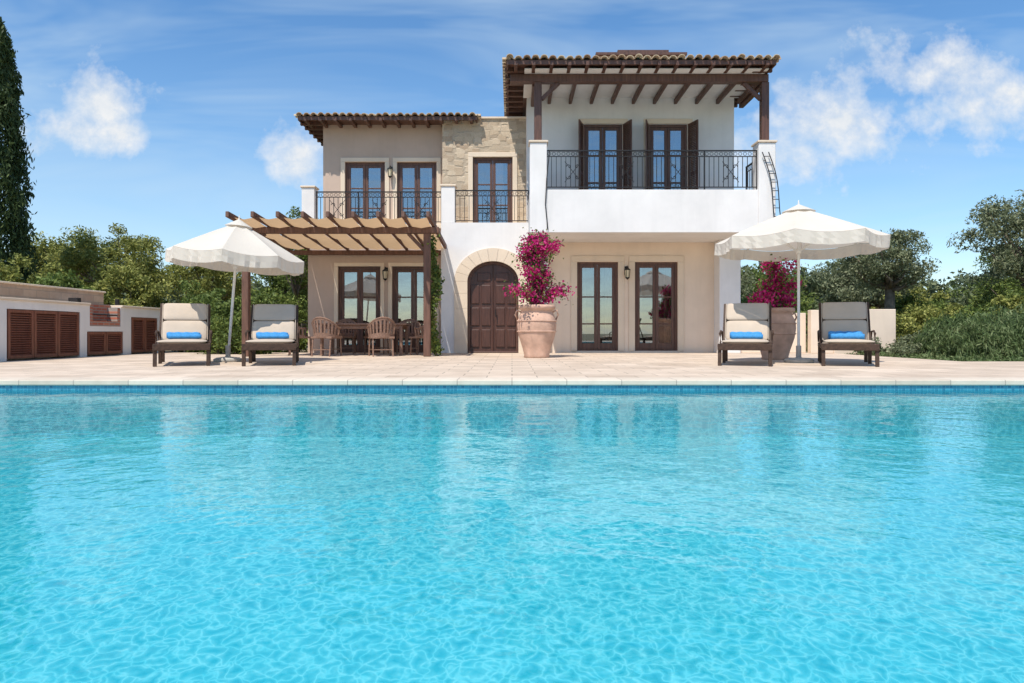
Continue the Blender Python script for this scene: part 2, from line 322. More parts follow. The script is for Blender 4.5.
# ------------------------------------------------------------ villa
V=empty('villa')
def wall(name,x0,x1,z0,z1,y0,y1,ops,mat):
    g=G(); ops=sorted(ops); xs=x0
    for(a,b,c,d) in ops:
        if a>xs: g.box(xs,a,y0,y1,z0,z1)
        if c>z0: g.box(a,b,y0,y1,z0,c)
        if d<z1: g.box(a,b,y0,y1,d,z1)
        xs=b
    if xs<x1: g.box(xs,x1,y0,y1,z0,z1)
    return g.obj(name,mat,V)
def trim(x0,x1,z0,z1,y,w=.14,name='window_surround',mat=TRIM,bottom=False):
    g=G(); yf=y-.03; yb=y+.002
    g.box(x0-w,x0+.004,yf,yb,z0,z1); g.box(x1-.004,x1+w,yf,yb,z0,z1); g.box(x0-w,x1+w,yf-.002,yb,z1+.001,z1+w)
    g.obj(name,mat,V,bevel=.006)
def french(x0,x1,z0,z1,y,bars=(.62,),curtain=True,shut=False,mat=WOOD,name='french_window'):
    g=G(); f=.07; ya,yb=y+.06,y+.14
    g.box(x0,x0+f,ya,yb,z0,z1); g.box(x1-f,x1,ya,yb,z0,z1); g.box(x0+f,x1-f,ya,yb,z1-f,z1)
    g.box(x0+f,x1-f,ya,yb,z0,z0+.04)
    xm=(x0+x1)/2; s=.075; ya2,yb2=ya+.012,yb-.012
    for a,b in((x0+f+.004,xm-.004),(xm+.004,x1-f-.004)):
        zt=z1-f-.004; zb=z0+.045
        g.box(a,a+s,ya2,yb2,zb,zt); g.box(b-s,b,ya2,yb2,zb,zt)
        g.box(a+s,b-s,ya2,yb2,zt-s,zt); g.box(a+s,b-s,ya2,yb2,zb,zb+.16)
        for k in bars:
            z=zb+(zt-zb)*k; g.box(a+s,b-s,ya2+.005,yb2-.005,z-.018,z+.018)
    g.obj(name+'_frame',mat,V,bevel=.005)
    G().box(x0+f,x1-f,y+.098,y+.102,z0+.1,z1-f).obj(name+'_glass',GLASS,V)
    if curtain:
        for a,b in((x0-.05,x0+.28),(x1-.28,x1+.05)):
            g=G(); n=24; vs=[]
            for i in range(n+1):
                t=i/n; x=a+(b-a)*t; yy=y+.42+.035*math.sin(t*26)
                vs+=[(x,yy,z0+.02),(x,yy,z1+.05)]
            g.add(vs,[(2*i,2*i+2,2*i+3,2*i+1) for i in range(n)]); g.obj('curtain',CURT,V,smooth=True)
    if shut:
        w=(x1-x0)/2
        for sx,xh in((-1,x0),(1,x1)):
            ang=math.radians(shut)
            g=G()
            dx=math.cos(ang)*sx; dy=-math.sin(ang)
            def P(u,z,t=0): return (xh+dx*u-dy*t*sx, y-.035+dy*u+dx*t*sx, z)
            def bx(u0,u1,za,zb,t0,t1):
                vs=[P(u,z,t) for z in(za,zb) for t in(t0,t1) for u in(u0,u1)]
                g.add(vs,[(0,2,3,1),(4,5,7,6),(0,1,5,4),(2,6,7,3),(0,4,6,2),(1,3,7,5)])
            L=w*.85
            bx(0,.06,z0+.05,z1-.02,0,.035); bx(L-.06,L,z0+.05,z1-.02,0,.035)
            for z in(z0+.05,(z0+z1)/2,z1-.09): bx(.06,L-.06,z,z+.07,0,.035)
            z=z0+.15
            while z<z1-.12: bx(.06,L-.06,z,z+.012,.002,.033); bx(.06,L-.06,z+.012,z+.034,.016,.022); z+=.045
            g.obj('shutter',mat,V)
# ground floor left
LW=[(-4.64,-3.5,0,2.3),(-3.2,-2.05,0,2.3)]
wall('left_ground_wall',-5.44,-1.86,0,3.3,18.2,18.45,LW,BEIGE)
for a,b,c,d in LW:
    trim(a,b,c,d,18.2,.1); french(a,b,c,d,18.2,(.34,.66),False)
cx,hw,zs,zt=-.5,.68,1.88,2.42
def arch(cx,hw,zs,zt,n=16,rev=False):
    return [(cx-hw*math.cos(math.pi*i/n),zs+(zt-zs)*math.sin(math.pi*i/n)) for i in range(n+1)]
inner=arch(cx,hw,zs,zt)
poly=[(-1.86,0),(cx-hw,0)]+inner+[(cx+hw,0),(.94,0),(.94,3.42),(-1.86,3.42)]
G().prism(poly,17.9,18.3).obj('entrance_wall',WHITE,V)
g=G(); n=11; hw2=hw+.33; zt2=zt+.33
for i in range(n):
    for q in range(3):
        tA=math.pi*i/n+.004; tB=math.pi*(i+1)/n-.004
        t0=tA+(tB-tA)*q/3; t1=tA+(tB-tA)*(q+1)/3
        p=lambda h,z,t:(cx-h*math.cos(t),zs+(z-zs)*math.sin(t))
        g.prism([p(hw-.01,zt-.01,t0),p(hw-.01,zt-.01,t1),p(hw2,zt2,t1),p(hw2,zt2,t0)],17.865,17.95)
z=0.0
while z<zs-.05:
    z1=min(z+.39,zs)
    for s in(-1,1):
        xa,xb=sorted((cx+s*(hw-.01),cx+s*hw2)); g.box(xa,xb,17.865,17.95,z+.002,z1-.002)
    z=z1
g.obj('entrance_arch_stones',TRIM,V)
ind=arch(cx,hw-.02,zs,zt-.02)
G().prism([(cx-hw+.02,0)]+ind+[(cx+hw-.02,0)],18.12,18.2).obj('door_slab',DARKWOOD,V)
g=G()
for s in(-1,1):
    for (za,zb) in((.15,.62),(.72,1.2),(1.3,1.8)):
        for u0,u1 in((.07,.31),(.37,.6)):
            xa,xb=sorted((cx+s*u0,cx+s*u1)); g.box(xa,xb,18.09,18.125,za,zb)
    xa,xb=sorted((cx+s*.07,cx+s*.42)); g.box(xa,xb,18.09,18.125,1.9,2.12)
g.box(cx-.015,cx+.015,18.08,18.125,.02,2.38)
g.box(cx-hw,cx+hw,17.95,18.2,0.001,.05)
g.obj('door_panels',DARKWOOD,V,bevel=.015,seg=2)
g=G(); 
arc_o=arch(cx,hw-.005,zs,zt-.005); arc_i=arch(cx,hw-.075,zs,zt-.075)
for i in range(16): g.prism([arc_o[i],arc_o[i+1],arc_i[i+1],arc_i[i]],18.06,18.13)
g.box(cx-hw+.005,cx-hw+.075,18.06,18.13,0.05,zs); g.box(cx+hw-.075,cx+hw-.005,18.06,18.13,0.05,zs)
g.obj('door_frame',WOOD,V)
G().cyl((cx+.07,18.06,1.05),(cx+.07,18.0,1.05),.02).cyl((cx+.07,18.0,.95),(cx+.07,18.0,1.15),.012).obj('door_handle',IRON,V)
RW=[(1.73,2.83,0.05,2.42),(3.27,4.42,0.05,2.42)]
wall('right_ground_wall',.94,5.92,0,2.94,18.2,18.45,RW,TAN)
for a,b,c,d in RW: trim(a,b,c,d,18.2,.16); french(a,b,c,d,18.2,(.30,.62))
G().box(5.38,5.93,17.7,18.198,0,2.94).obj('buttress',WHITE,V,bevel=.01)
UL=[(-4.82,-3.66,3.42,5.46),(-3.32,-2.17,3.42,5.46)]
wall('left_upper_wall',-5.45,-1.97,3.3,6.55,19.7,19.95,UL,BEIGE)
for a,b,c,d in UL: trim(a,b,c,d,19.7,.12); french(a,b,c,d,19.7,(.35,.65),True,False)
UM=[(-1.11,.02,3.42,5.5)]
wall('stone_clad_wall',-1.97,.4,3.3,6.58,19.3,19.69,UM,STONE)
trim(-1.11,.02,3.42,5.5,19.3,.13); french(-1.11,.02,3.42,5.5,19.3,(.35,.65))
G().box(-2.0,.4,19.25,19.72,6.581,6.63).obj('stone_wall_cap',TRIM,V)
UR=[(1.9,2.95,3.3,6.1),(3.64,4.68,3.3,6.1)]
wall('right_upper_wall',.4,5.92,2.941,6.9,18.2,18.45,UR,WHITE)
for a,b,c,d in UR: trim(a,b,c,d,18.2,.13); french(a,b,c,d,18.2,(.45,.72),True,72)
g=G(); g.box(-5.44,-5.2,18.451,25,0,3.3); g.box(-5.45,-5.2,19.951,25,3.3,6.55); g.box(-5.45,.39,24.9,25.1,0,6.55); g.obj('left_side_walls',BEIGE,V)
g=G(); g.box(.4,.6,18.451,25,2.941,6.9); g.box(5.7,5.92,18.451,25,0,6.9); g.box(.41,5.9,24.95,25.15,0,6.9); g.obj('right_side_walls',WHITE,V)
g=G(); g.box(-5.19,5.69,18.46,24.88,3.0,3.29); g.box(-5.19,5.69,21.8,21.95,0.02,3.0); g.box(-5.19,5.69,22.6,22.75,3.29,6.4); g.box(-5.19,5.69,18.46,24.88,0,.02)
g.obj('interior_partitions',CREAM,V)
g=G(); g.box(-5.5,-1.861,18.12,19.69,3.301,3.42); g.obj('left_balcony_slab',TRIM,V,bevel=.01)
g=G(); g.box(-1.86,.42,18.301,19.29,3.30,3.42); g.obj('middle_balcony_floor',TRIM,V)
g=G(); g.box(-5.58,-5.24,18.1,18.44,3.421,4.38); g.box(-1.86,-1.5,17.92,18.28,3.421,4.38); g.obj('balcony_piers',WHITE,V,bevel=.01)
g=G(); g.box(-5.61,-5.21,18.07,18.47,4.381,4.43); g.box(-1.89,-1.47,17.89,18.31,4.381,4.43); g.obj('pier_caps',TRIM,V,bevel=.008)
g=G(); g.box(.64,6.12,16.601,18.199,2.945,3.2); g.box(.84,5.92,16.4,16.6,2.94,3.97)
g.box(.43,.63,16.8,18.199,2.94,3.97); g.box(6.13,6.33,16.8,18.199,2.94,3.97); g.box(5.921,6.13,17.4,18.6,2.941,3.3)
g.obj('right_balcony',WHITE,V,bevel=.008)
g=G(); g.box(.43,.84,16.38,16.8,2.938,5.1); g.box(5.92,6.33,16.38,16.8,2.938,5.1); g.obj('balcony_corner_piers',WHITE,V,bevel=.012)
g=G(); g.box(.40,.87,16.35,16.83,5.101,5.15); g.box(5.89,6.36,16.35,16.83,5.101,5.15); g.obj('corner_pier_caps',TRIM,V,bevel=.008)
g=G()
g.box(.54,.72,16.5,16.68,5.151,6.6); g.box(6.04,6.22,16.5,16.68,5.151,6.6)
g.box(-.05,6.2,16.48,16.7,6.601,6.78)
g.box(.5,.68,16.71,18.19,6.55,6.72); g.box(6.08,6.2,16.71,18.3,6.55,6.72)
for s,x in((1,.72),(-1,6.04)): g.beam((x,16.59,6.2),(x+s*.42,16.59,6.6),.09,.09)
x=.95
while x<6.0: g.box(x,x+.08,16.71,18.19,6.62,6.75); x+=.56
g.obj('balcony_roof_timbers',WOOD,V,bevel=.008)
G().box(.3,6.1,16.2,18.2,6.79,6.81).obj('balcony_ceiling',WHITE,V)
def railing(name,p0,p1,z0,z1,orn=True):
    p0=Vector(p0);p1=Vector(p1);L=(p1-p0).length;d=(p1-p0).normalized(); g=G()
    at=lambda u,z:(p0.x+d.x*u,p0.y+d.y*u,z)
    g.beam(at(0,z1),at(L,z1),.045,.028); g.beam(at(0,z0+.08),at(L,z0+.08),.03,.02); g.beam(at(0,z1-.14),at(L,z1-.14),.025,.018)
    n=int(L/.115)
    for i in range(n+1):
        u=L*i/n; g.beam(at(u,z0+.08),at(u,z1-.14),.014,.014)
        if i<n:
            um=u+L/n/2; pts=[at(um+.042*math.cos(t),z1-.075+.042*math.sin(t)) for t in np.linspace(0,2*math.pi,9)]
            g.tube(pts,.006,4)
    m=max(1,round(L/1.3))
    for i in range(m+1): u=L*i/m; g.beam(at(u,z0),at(u,z1+.01),.03,.03)
    if orn:
        for i in range(m):
            uc=L*(i+.5)/m; zc=(z0+z1)/2-.03
            for sx in(-1,1):
                for sz in(-1,1):
                    pts=[at(uc+sx*(.10+.07*(1-t/5)*math.cos(t*1.1)),zc+sz*(.12+.07*(1-t/5)*math.sin(t*1.1))) for t in np.linspace(0,5,12)]
                    g.tube(pts,.009,4)
            g.beam(at(uc-.2,zc-.25),at(uc+.2,zc+.25),.012,.012); g.beam(at(uc-.2,zc+.25),at(uc+.2,zc-.25),.012,.012)
    g.obj(name,IRON,V)
railing('left_railing',(-5.24,18.28,0),(-1.86,18.28,0),3.42,4.3)
railing('middle_railing',(-1.5,18.1,0),(.43,18.1,0),3.42,4.3)
railing('right_railing',(.84,16.5,0),(5.92,16.5,0),3.97,4.93)
railing('right_side_railing',(6.23,16.83,0),(6.23,18.15,0),3.97,4.93,False)
railing('right_inner_railing',(.53,16.83,0),(.53,18.15,0),3.97,4.93,False)
def roof(name,x0,x1,y0,y1,z,pitch,soff,rx0=None):
    cyc=.2; tp=math.tan(math.radians(pitch))
    xs=np.arange(x0,x1+.001,cyc/8); half=min((x1-x0),(y1-y0))/2
    ys=np.concatenate([np.arange(y0,y1,.4),[y1]])
    X,Y=np.meshgrid(xs,ys)
    h=np.minimum.reduce([X-x0,x1-X,Y-y0,y1-Y,np.full_like(X,half)])
    Z=z+h*tp+.055*np.abs(np.sin(np.pi*(X-x0)/cyc))
    g=G(); ny,nx=X.shape
    vs=np.stack([X,Y,Z],-1).reshape(-1,3); fs=[]
    for j in range(ny-1):
        for i in range(nx-1): a=j*nx+i; fs.append((a,a+1,a+nx+1,a+nx))
    g.add(vs.tolist(),fs)
    o=g.obj(name+'_tiles',TILE,V,solid=.02)
    g=G()
    x=x0+cyc/2
    while x<x1:
        n=7; pr=[]; dz=.012*rng.normal()
        for i in range(n+1):
            t=math.pi*i/n; pr.append((x-.085*math.cos(t),z+dz+.07*math.sin(t)-.005))
        q=[(x-.07*math.cos(math.pi*i/n),z+dz+.055*math.sin(math.pi*i/n)-.005) for i in range(n,-1,-1)]
        yo=y0-.07-.03*rng.random()
        for i in range(n): g.prism([pr[i],pr[i+1],q[n-i-1],q[n-i]],yo,y0+.12)
        x+=cyc
    for xe,sx in((x0,-1),(x1,1)):
        y=y0+.1
        while y<y1:
            for i in range(5):
                t0=math.pi*i/5;t1=math.pi*(i+1)/5
                vs=[]
                for xx in(xe+sx*.08,xe-sx*.12):
                    for r,t in((.085,t0),(.085,t1),(.07,t1),(.07,t0)):
                        vs.append((xx,y-r*math.cos(t),z-.003+r*.85*math.sin(t)))
                g.add(vs,[(0,1,2,3),(7,6,5,4),(0,4,5,1),(1,5,6,2),(2,6,7,3),(3,7,4,0)])
            y+=cyc
    g.obj(name+'_eave_tiles',TILE,V)
    g=G(); g.box(x0+.03,x1-.03,y0+.02,y0+.06,z-.12,z-.012); g.box(x0+.02,x0+.06,y0+.061,y1-.05,z-.12,z-.013); g.box(x1-.06,x1-.02,y0+.061,y1-.05,z-.12,z-.013)
    g.box(x0+.061,x1-.061,y0+.062,y1-.06,z-.05,z-.03)
    x=x0+.2
    while x<x1-.1: g.box(x,x+.08,y0-.02,y0+soff,z-.15,z-.051); x+=.42
    y=y0+.4
    while y<y1-.1:
        g.box(x0-.02,x0+soff*.9,y,y+.08,z-.148,z-.052); g.box(x1-soff*.9,x1+.02,y,y+.08,z-.148,z-.052); y+=.42
    g.obj(name+'_timbers',WOOD,V,bevel=.004)
roof('left_roof',-6.0,-.95,19.0,25.3,6.58,14,.68)
roof('right_roof',-.15,6.22,15.95,25.5,6.93,13,.5)
g=G(); g.box(2.4,4.7,18.8,20.0,7.4,8.15); g.obj('roof_plant_base',BEIGE,V)
g=G(); g.box(2.3,4.8,18.7,20.1,8.15,8.22)
g.box(2.9,4.3,18.72,18.84,8.22,8.29)
g.obj('roof_plant_cap',WOOD,V)
LG=simple('lantern_glass',(.7,.6,.4),.3,.05,5,0)
def lantern(x,y,z):
    e=empty('wall_lantern',(x,y,z)); g=G()
    g.box(-.05,.05,-.015,0,-.1,.12); g.tube([(0,-.01,.05),(0,-.06,.12),(0,-.14,.12),(0,-.16,.06)],.01,6)
    g.lathe([(.0,.075),(.03,.065),(.085,.02),(.085,.01)],8,(0,-.16,0))
    for i in range(6):
        t=i*math.pi/3; g.beam((.075*math.cos(t),-.16+.075*math.sin(t),.01),(.05*math.cos(t),-.16+.05*math.sin(t),-.19),.01,.01)
    g.lathe([(.055,-.185),(.055,-.2),(.02,-.23),(0,-.25)],8,(0,-.16,0)); g.obj('lantern_frame',IRON,e)
    G().lathe([(.07,.005),(.048,-.185)],6,(0,-.16,0)).obj('lantern_glass',LG,e)
lantern(3.05,18.2,2.18); lantern(-3.49,19.7,5.2); lantern(-3.35,18.2,2.15)
e=empty('pier_cable_ladder'); g=G()  # stands for the cable beside the corner pier, simplified to a ladder shape
def lp(t): return (5.98+.40*t+.06*math.sin(t*5),16.33,4.85-1.85*t)
for o in(0,.15): g.tube([(lp(t)[0]+o,lp(t)[1]-.02,lp(t)[2]) for t in np.linspace(0,1,9)],.013,6)
for i in range(9):
    q=lp((i+.5)/9); g.cyl((q[0],q[1]-.02,q[2]),(q[0]+.15,q[1]-.02,q[2]),.009)
for t in(.1,.9): q=lp(t); g.cyl(q,(min(q[0],6.3),16.42,q[2]),.01)
g.obj('cable_ladder_rails',IRON,e)
G().tube([(.9,16.37,4.9),(.83,16.35,4.2),(.8,16.36,3.6),(.86,16.37,3.0)],.012,6).obj('downpipe_cable',IRON,V)
# ------------------------------------------------------------ pergola
P=empty('wooden_pergola'); g=G()
for x in(-5.92,-1.89): g.box(x-.075,x+.075,15.13,15.28,0,2.74)
g.box(-6.15,-1.62,15.12,15.29,2.741,2.88)
g.box(-6.1,-1.65,18.1,18.198,2.60,2.72)
for x in(-5.92,-1.89):
    s=1 if x<-3 else -1
    g.beam((x+s*.05,15.2,2.35),(x+s*.42,15.2,2.74),.08,.08)
g.obj('posts_and_beams',PERG,P,bevel=.01)
g=G(); xs=np.linspace(-5.93,-1.75,9)
for x in xs: g.beam((x,14.2,3.0),(x,18.15,2.78),.07,.12)
g.obj('rafters',PERG,P,bevel=.008)
g=G()
for i in range(8):
    a,b=xs[i]+.045,xs[i+1]-.045; n=18; vs=[]
    for k in range(n+1):
        t=k/n; y=14.45+(18.1-14.45)*t; z=2.985-.055*(y-14.2)-.03+.05*(-abs(math.sin(t*math.pi*3)))
        vs+=[(a,y,z+.03),((a+b)/2,y,z-.01),(b,y,z+.03)]
    fs=[]
    for k in range(n): fs+=[(3*k,3*k+1,3*k+4,3*k+3),(3*k+1,3*k+2,3*k+5,3*k+4)]
    g.add(vs,fs)
g.obj('shade_cloth',SHADE,P,smooth=True)
# ------------------------------------------------------------ parasols
def parasol(loc,H,R,rise,val,tilt=0,rz=0.2):
    e=empty('parasol',loc); g=G()
    T=Matrix.Rotation(math.radians(tilt),3,'Y')
    def W(p): return T@Vector(p)
    N=8;M=6;K=10
    vs=[];fs=[]
    nt=N*K
    def rad(t,r):
        a=(t*N/(2*math.pi))%1.0; u=abs(a-.5)*2
        k=math.cos(math.pi/N)/math.cos((a-.5)*2*math.pi/N)
        rr=R*r*(k-.012*(1-u**2))
        z=H-rise*(r**1.08)-.05*(1-u**2)*r
        return rr,z
    for j in range(M+1):
        r=.02+.98*j/M
        for i in range(nt):
            t=2*math.pi*i/nt; rr,z=rad(t,r); vs.append(W((rr*math.cos(t+rz),rr*math.sin(t+rz),z)))
    for j in range(M):
        for i in range(nt): a=j*nt+i;b=j*nt+(i+1)%nt; fs.append((a,b,b+nt,a+nt))
    o=len(vs)
    for q in range(3):
        for i in range(nt):
            t=2*math.pi*i/nt; rr,z=rad(t,1.0); w=.012*math.sin(t*33)*q
            vs.append(W(((rr+w)*math.cos(t+rz),(rr+w)*math.sin(t+rz),z-.005-val*q/2)))
    for q in range(2):
        for i in range(nt): a=o+q*nt+i;b=o+q*nt+(i+1)%nt; fs.append((a,b,b+nt,a+nt))
    g.add(vs,fs); g.obj('canopy',CANVAS,e,smooth=False)
    g=G(); vs=[W((0,0,H+.07))]; 
    for i in range(16):
        t=2*math.pi*i/16; vs.append(W((R*.2*math.cos(t+rz),R*.2*math.sin(t+rz),H-.07)))
    g.add(vs,[(0,i+1,(i+1)%16+1) for i in range(16)]); g.obj('vent_cap',CANVAS,e)
    g=G(); g.cyl((0,0,.05),W((0,0,H+.03)),.024,n=14); g.cyl(W((0,0,H+.05)),W((0,0,H+.14)),.018,.008)
    g.cyl(W((0,0,H-rise-.25)),W((0,0,H-rise-.17)),.045,n=12); g.obj('pole',ALU,e,smooth=False)
    g=G()
    for i in range(N):
        t=2*math.pi*i/N+rz; c,s=math.cos(t),math.sin(t)
        g.beam(W((.03*c,.03*s,H-.04)),W((R*.96*c,R*.96*s,H-rise-.03)),.02,.02)
        g.beam(W((.04*c,.04*s,H-rise-.2)),W((R*.5*c,R*.5*s,H-rise*.5-.03)),.015,.015)
    g.obj('ribs',ALU,e)
    g=G(); g.lathe([(0,.0),(.24,.0),(.25,.02),(.25,.05),(.2,.075),(.06,.09),(.045,.1),(.045,.3),(.03,.3)],24); g.obj('base',CONC,e,smooth=False)
    return e
parasol((-5.2,12.5,0),2.55,1.2,.60,.2,4.5)
parasol((5.08,12.1,0),2.74,1.43,.56,.2,0,.35)
# ------------------------------------------------------------ sun loungers
def pad(g,x0,x1,y0,y1,z0,z1,R=None,c=None,nx=5,ny=7):
    c=Vector(c) if c is not None else None
    vs=[];hm=(z1-z0)/2
    def surf(s):
        for j in range(ny+1):
            for i in range(nx+1):
                u=i/nx;v=j/ny
                e=math.sqrt(max(0,min(1,min(u,1-u)*nx)))*.6+.4 if 0<i<nx and 0<j<ny else .45
                z=(z0+z1)/2+s*hm*e
                p=Vector((x0+(x1-x0)*u,y0+(y1-y0)*v,z))
                if R is not None: p=R@(p-c)+c
                vs.append(p)
    surf(1);surf(-1); m=(nx+1)*(ny+1); w=nx+1; fs=[]
    for j in range(ny):
        for i in range(nx):
            a=j*w+i; fs.append((a,a+1,a+w+1,a+w)); fs.append((m+a,m+a+w,m+a+w+1,m+a+1))
    for i in range(nx):
        fs.append((i,m+i,m+i+1,i+1)); a=ny*w+i; fs.append((a,a+1,m+a+1,m+a))
    for j in range(ny):
        a=j*w; fs.append((a,a+w,m+a+w,m+a)); a=j*w+nx; fs.append((a,m+a,m+a+w,a+w))
    g.add(vs,fs)
def lounger(loc,yaw,angle=58,ts=1.0):
    e=empty('sun_lounger',loc,yaw); g=G(); hw=.41; z=.35
    L=1.95
    for s in(-1,1):
        x=s*(hw-.03); g.box(x-.03,x+.03,0,L,z-.07,z+.0)
        for y in(.06,1.15,1.85):
            g.beam((x,y,z-.06),(x,y+(-.04 if y<.5 else .03),0),.055,.07)
        g.tube([(s*(hw+.0),.75,z),(s*(hw+.01),.8,z+.17),(s*(hw+.01),.95,z+.21),(s*(hw+.01),1.3,z+.2),(s*(hw),1.42,z+.02)],.018,6)
    for y in(.3,.6,.9,1.2,1.9): g.box(-hw+.06,hw-.06,y-.03,y+.03,z-.055,z-.012)
    g.box(-hw,hw,-.012,.03,z-.10,z+.005)
    a=math.radians(angle); R=Matrix.Rotation(a,3,'X'); c=(0,1.18,z)
    for s in(-1,1):
        xa,xb=sorted((s*(hw-.05),s*(hw-.005))); g.box(xa,xb,1.18,2.01,z-.03,z+.01,R,c)
    for k in range(8): y=1.2+k*.105; g.box(-hw+.05,hw-.05,y,y+.05,z-.025,z+.0,R,c)
    g.beam((-hw+.06,1.85,z-.03),(-hw+.06,1.5,z+.5),.03,.03); g.beam((hw-.06,1.85,z-.03),(hw-.06,1.5,z+.5),.03,.03)
    g.obj('frame',RATTAN,e,bevel=.005)
    g=G(); pad(g,-hw+.04,hw-.04,.0,.6,z+.0,z+.075,ny=5); pad(g,-hw+.04,hw-.04,.6,1.2,z+.0,z+.075,ny=5)
    pad(g,-hw+.05,hw-.05,1.2,1.62,z+.015,z+.085,R,c,ny=5); pad(g,-hw+.05,hw-.05,1.62,1.99,z+.015,z+.085,R,c,ny=5)
    g.obj('cushion',CUSH,e,smooth=True,sub=1)
    g=G()
    for s in(-1,1):
        g.tube([R@(Vector((s*(hw-.05),y,z+.05))-Vector(c))+Vector(c) for y in(1.22,1.6,1.98)],.006,5)
    g.obj('cushion_piping',CUSH,e)
    w=empty('towel',loc,yaw); g=G()
    n=22; 
    for k,(yy,zz,r,x0,x1) in enumerate(((.99,z+.135,.065*ts,-.27,.25),(.85,z+.115,.05*ts,-.24,.27))):
        vs=[];m=14
        for j in range(m+1):
            x=x0+(x1-x0)*j/m; rr=r*(1+.08*math.sin(j*1.7+k))*(.85 if j in(0,m) else 1)
            for i in range(n): t=2*math.pi*i/n; vs.append((x,yy+rr*1.25*math.cos(t),zz+rr*.85*math.sin(t)))
        fs=[(j*n+i,j*n+(i+1)%n,(j+1)*n+(i+1)%n,(j+1)*n+i) for j in range(m) for i in range(n)]
        fs+=[tuple(range(n-1,-1,-1)),tuple(range(m*n,m*n+n))]
        g.add(vs,fs)
    g.obj('rolled_towel',TOWEL,w,smooth=True)
lounger((-5.2,10.75,0),math.radians(23.5),57); lounger((-3.86,10.85,0),math.radians(16),56)
lounger((3.68,10.8,0),-math.radians(20.5),58,1.1); lounger((5.3,10.7,0),-math.radians(22.5),60,1.3)
# ------------------------------------------------------------ pots + bougainvillea
def pot(loc,h,w,spread,top,nst):
    e=empty('terracotta_pot',loc); k=w/2
    prof=[(0,0),(k*.62,0),(k*.66,.02),(k*.64,h*.06),(k*.74,h*.2),(k*.93,h*.42),(k,h*.6),(k*.985,h*.7),(k*.9,h*.8),(k*.82,h*.86),(k*.8,h*.9),(k*.93,h*.92),(k*.96,h*.96),(k*.93,h),(k*.78,h),(k*.74,h*.9),(k*.7,h*.86),(0,h*.86)]
    g=G(); g.lathe(prof,40); 
    for z in(.5,.7): 
        rr=k*(.985 if z==.5 else .998); g.lathe([(rr-.005,h*z-.015),(rr+.012,h*z-.006),(rr+.012,h*z+.006),(rr-.005,h*z+.015)],40)
    for s in(-1,1): g.tube([(s*k*.8,0,h*.87),(s*k*1.02,0,h*.9),(s*k*1.1,0,h*.82),(s*k*.97,0,h*.72)],.02,8)
    g.obj('pot_body',TERRA,e,smooth=True)
    b=empty('bougainvillea',(loc[0],loc[1],h*.85)); H=top-h*.85
    st=G(); P=[];Q=[]
    for i in range(nst):
        t=i*2.4+rng.random()*.7; o=spread*(.15+.75*rng.random()); hh=H*(.45+.6*rng.random())
        if i%4==0: hh=H*.32; o=spread*1.05
        if i%5==1: hh=H*1.08; o=spread*.3
        pts=[]
        lean=rng.normal(size=2)*.06
        for s in np.linspace(0,1,7):
            r=o*s**1.3; pts.append((math.cos(t)*r+lean[0]*math.sin(s*5),math.sin(t)*r+lean[1]*math.sin(s*4),hh*math.sin(s*math.pi*.56)/.98))
        st.tube(pts,[.012*(1-.7*s) for s in np.linspace(0,1,7)],5)
        for s in np.linspace(.3,1,8):
            k0=min(5,int(s*6)); f=s*6-k0; p=np.array(pts[k0])*(1-f)+np.array(pts[k0+1])*f
            n=int(42*(.3+1.2*rng.random())); c=.06+.04*rng.random()
            if rng.random()<.78: P.append(p+rng.normal(size=(n,3))*c*np.array([1,1,.8]))
            Q.append(p+rng.normal(size=(12,3))*c*1.2)
    st.obj('stems',BARK,b); leaves('bracts',np.concatenate(P),.028,MAG,b,.75); leaves('leaves',np.concatenate(Q),.032,GREEN,b,.6)
pot((.53,14.6,0),1.12,.84,.60,2.42,25)
pot((5.24,13.6,0),1.02,.78,.46,1.85,18)
# ------------------------------------------------------------ dining set
t=empty('dining_table',(-3.5,16.3,0)); g=G()
g.box(-1.05,1.05,-.5,.5,.71,.755); 
for sx in(-1,1):
    for sy in(-1,1): g.box(sx*.92-.035,sx*.92+.035,sy*.42-.035,sy*.42+.035,0,.71)
g.box(-.92,.92,-.44,-.41,.62,.709); g.box(-.92,.92,.41,.44,.62,.709); g.obj('table_top_and_legs',WICKER,t,bevel=.01)
def chair(x,y,rz):
    e=empty('dining_chair',(x,y,0),rz); g=G()
    for sx in(-1,1):
        g.cyl((sx*.24,-.24,0),(sx*.23,-.22,.43),.018); g.cyl((sx*.22,.25,0),(sx*.22,.2,.43),.018)
    g.beam((-.24,-.23,.15),(.24,-.23,.15),.015,.015); g.beam((-.22,.23,.15),(.22,.23,.15),.015,.015)
    g.box(-.26,.26,-.27,.24,.40,.445); g.obj('legs_and_seat',WICKER,e,bevel=.01)
    g=G(); N=28; M=8; vs=[];fs=[]
    for j in range(M+1):
        for i in range(N+1):
            a=math.radians(-25+230*i/N); s=math.sin(max(0,min(math.pi,a)));top=.64+.23*max(0,s)**1.2
            z=.42+(top-.42)*j/M; k=.27+.04*(j/M)
            vs.append((k*math.cos(a),k*.95*math.sin(a),z))
    for j in range(M):
        for i in range(N):
            if (i%2==1) and 2<=j<M-1: continue
            q=j*(N+1)+i; fs.append((q,q+1,q+N+2,q+N+1))
    g.add(vs,fs); g.obj('woven_back',WICKER,e,solid=.018)
    g=G(); g.tube([vs[M*(N+1)+i] for i in range(N+1)],.02,6); g.obj('back_rim',WICKER,e,smooth=True)
for x,y,r in((-4.2,15.45,math.pi-.25),(-2.95,15.42,math.pi+.35),(-5.0,16.15,math.pi/2+.25),(-4.2,17.15,.1),(-3.4,17.2,-.1),(-2.6,17.1,0),(-2.1,16.2,-math.pi/2-.2)):
    chair(x,y,r)
v=empty('climbing_vine',(0,0,0)); P_=[]
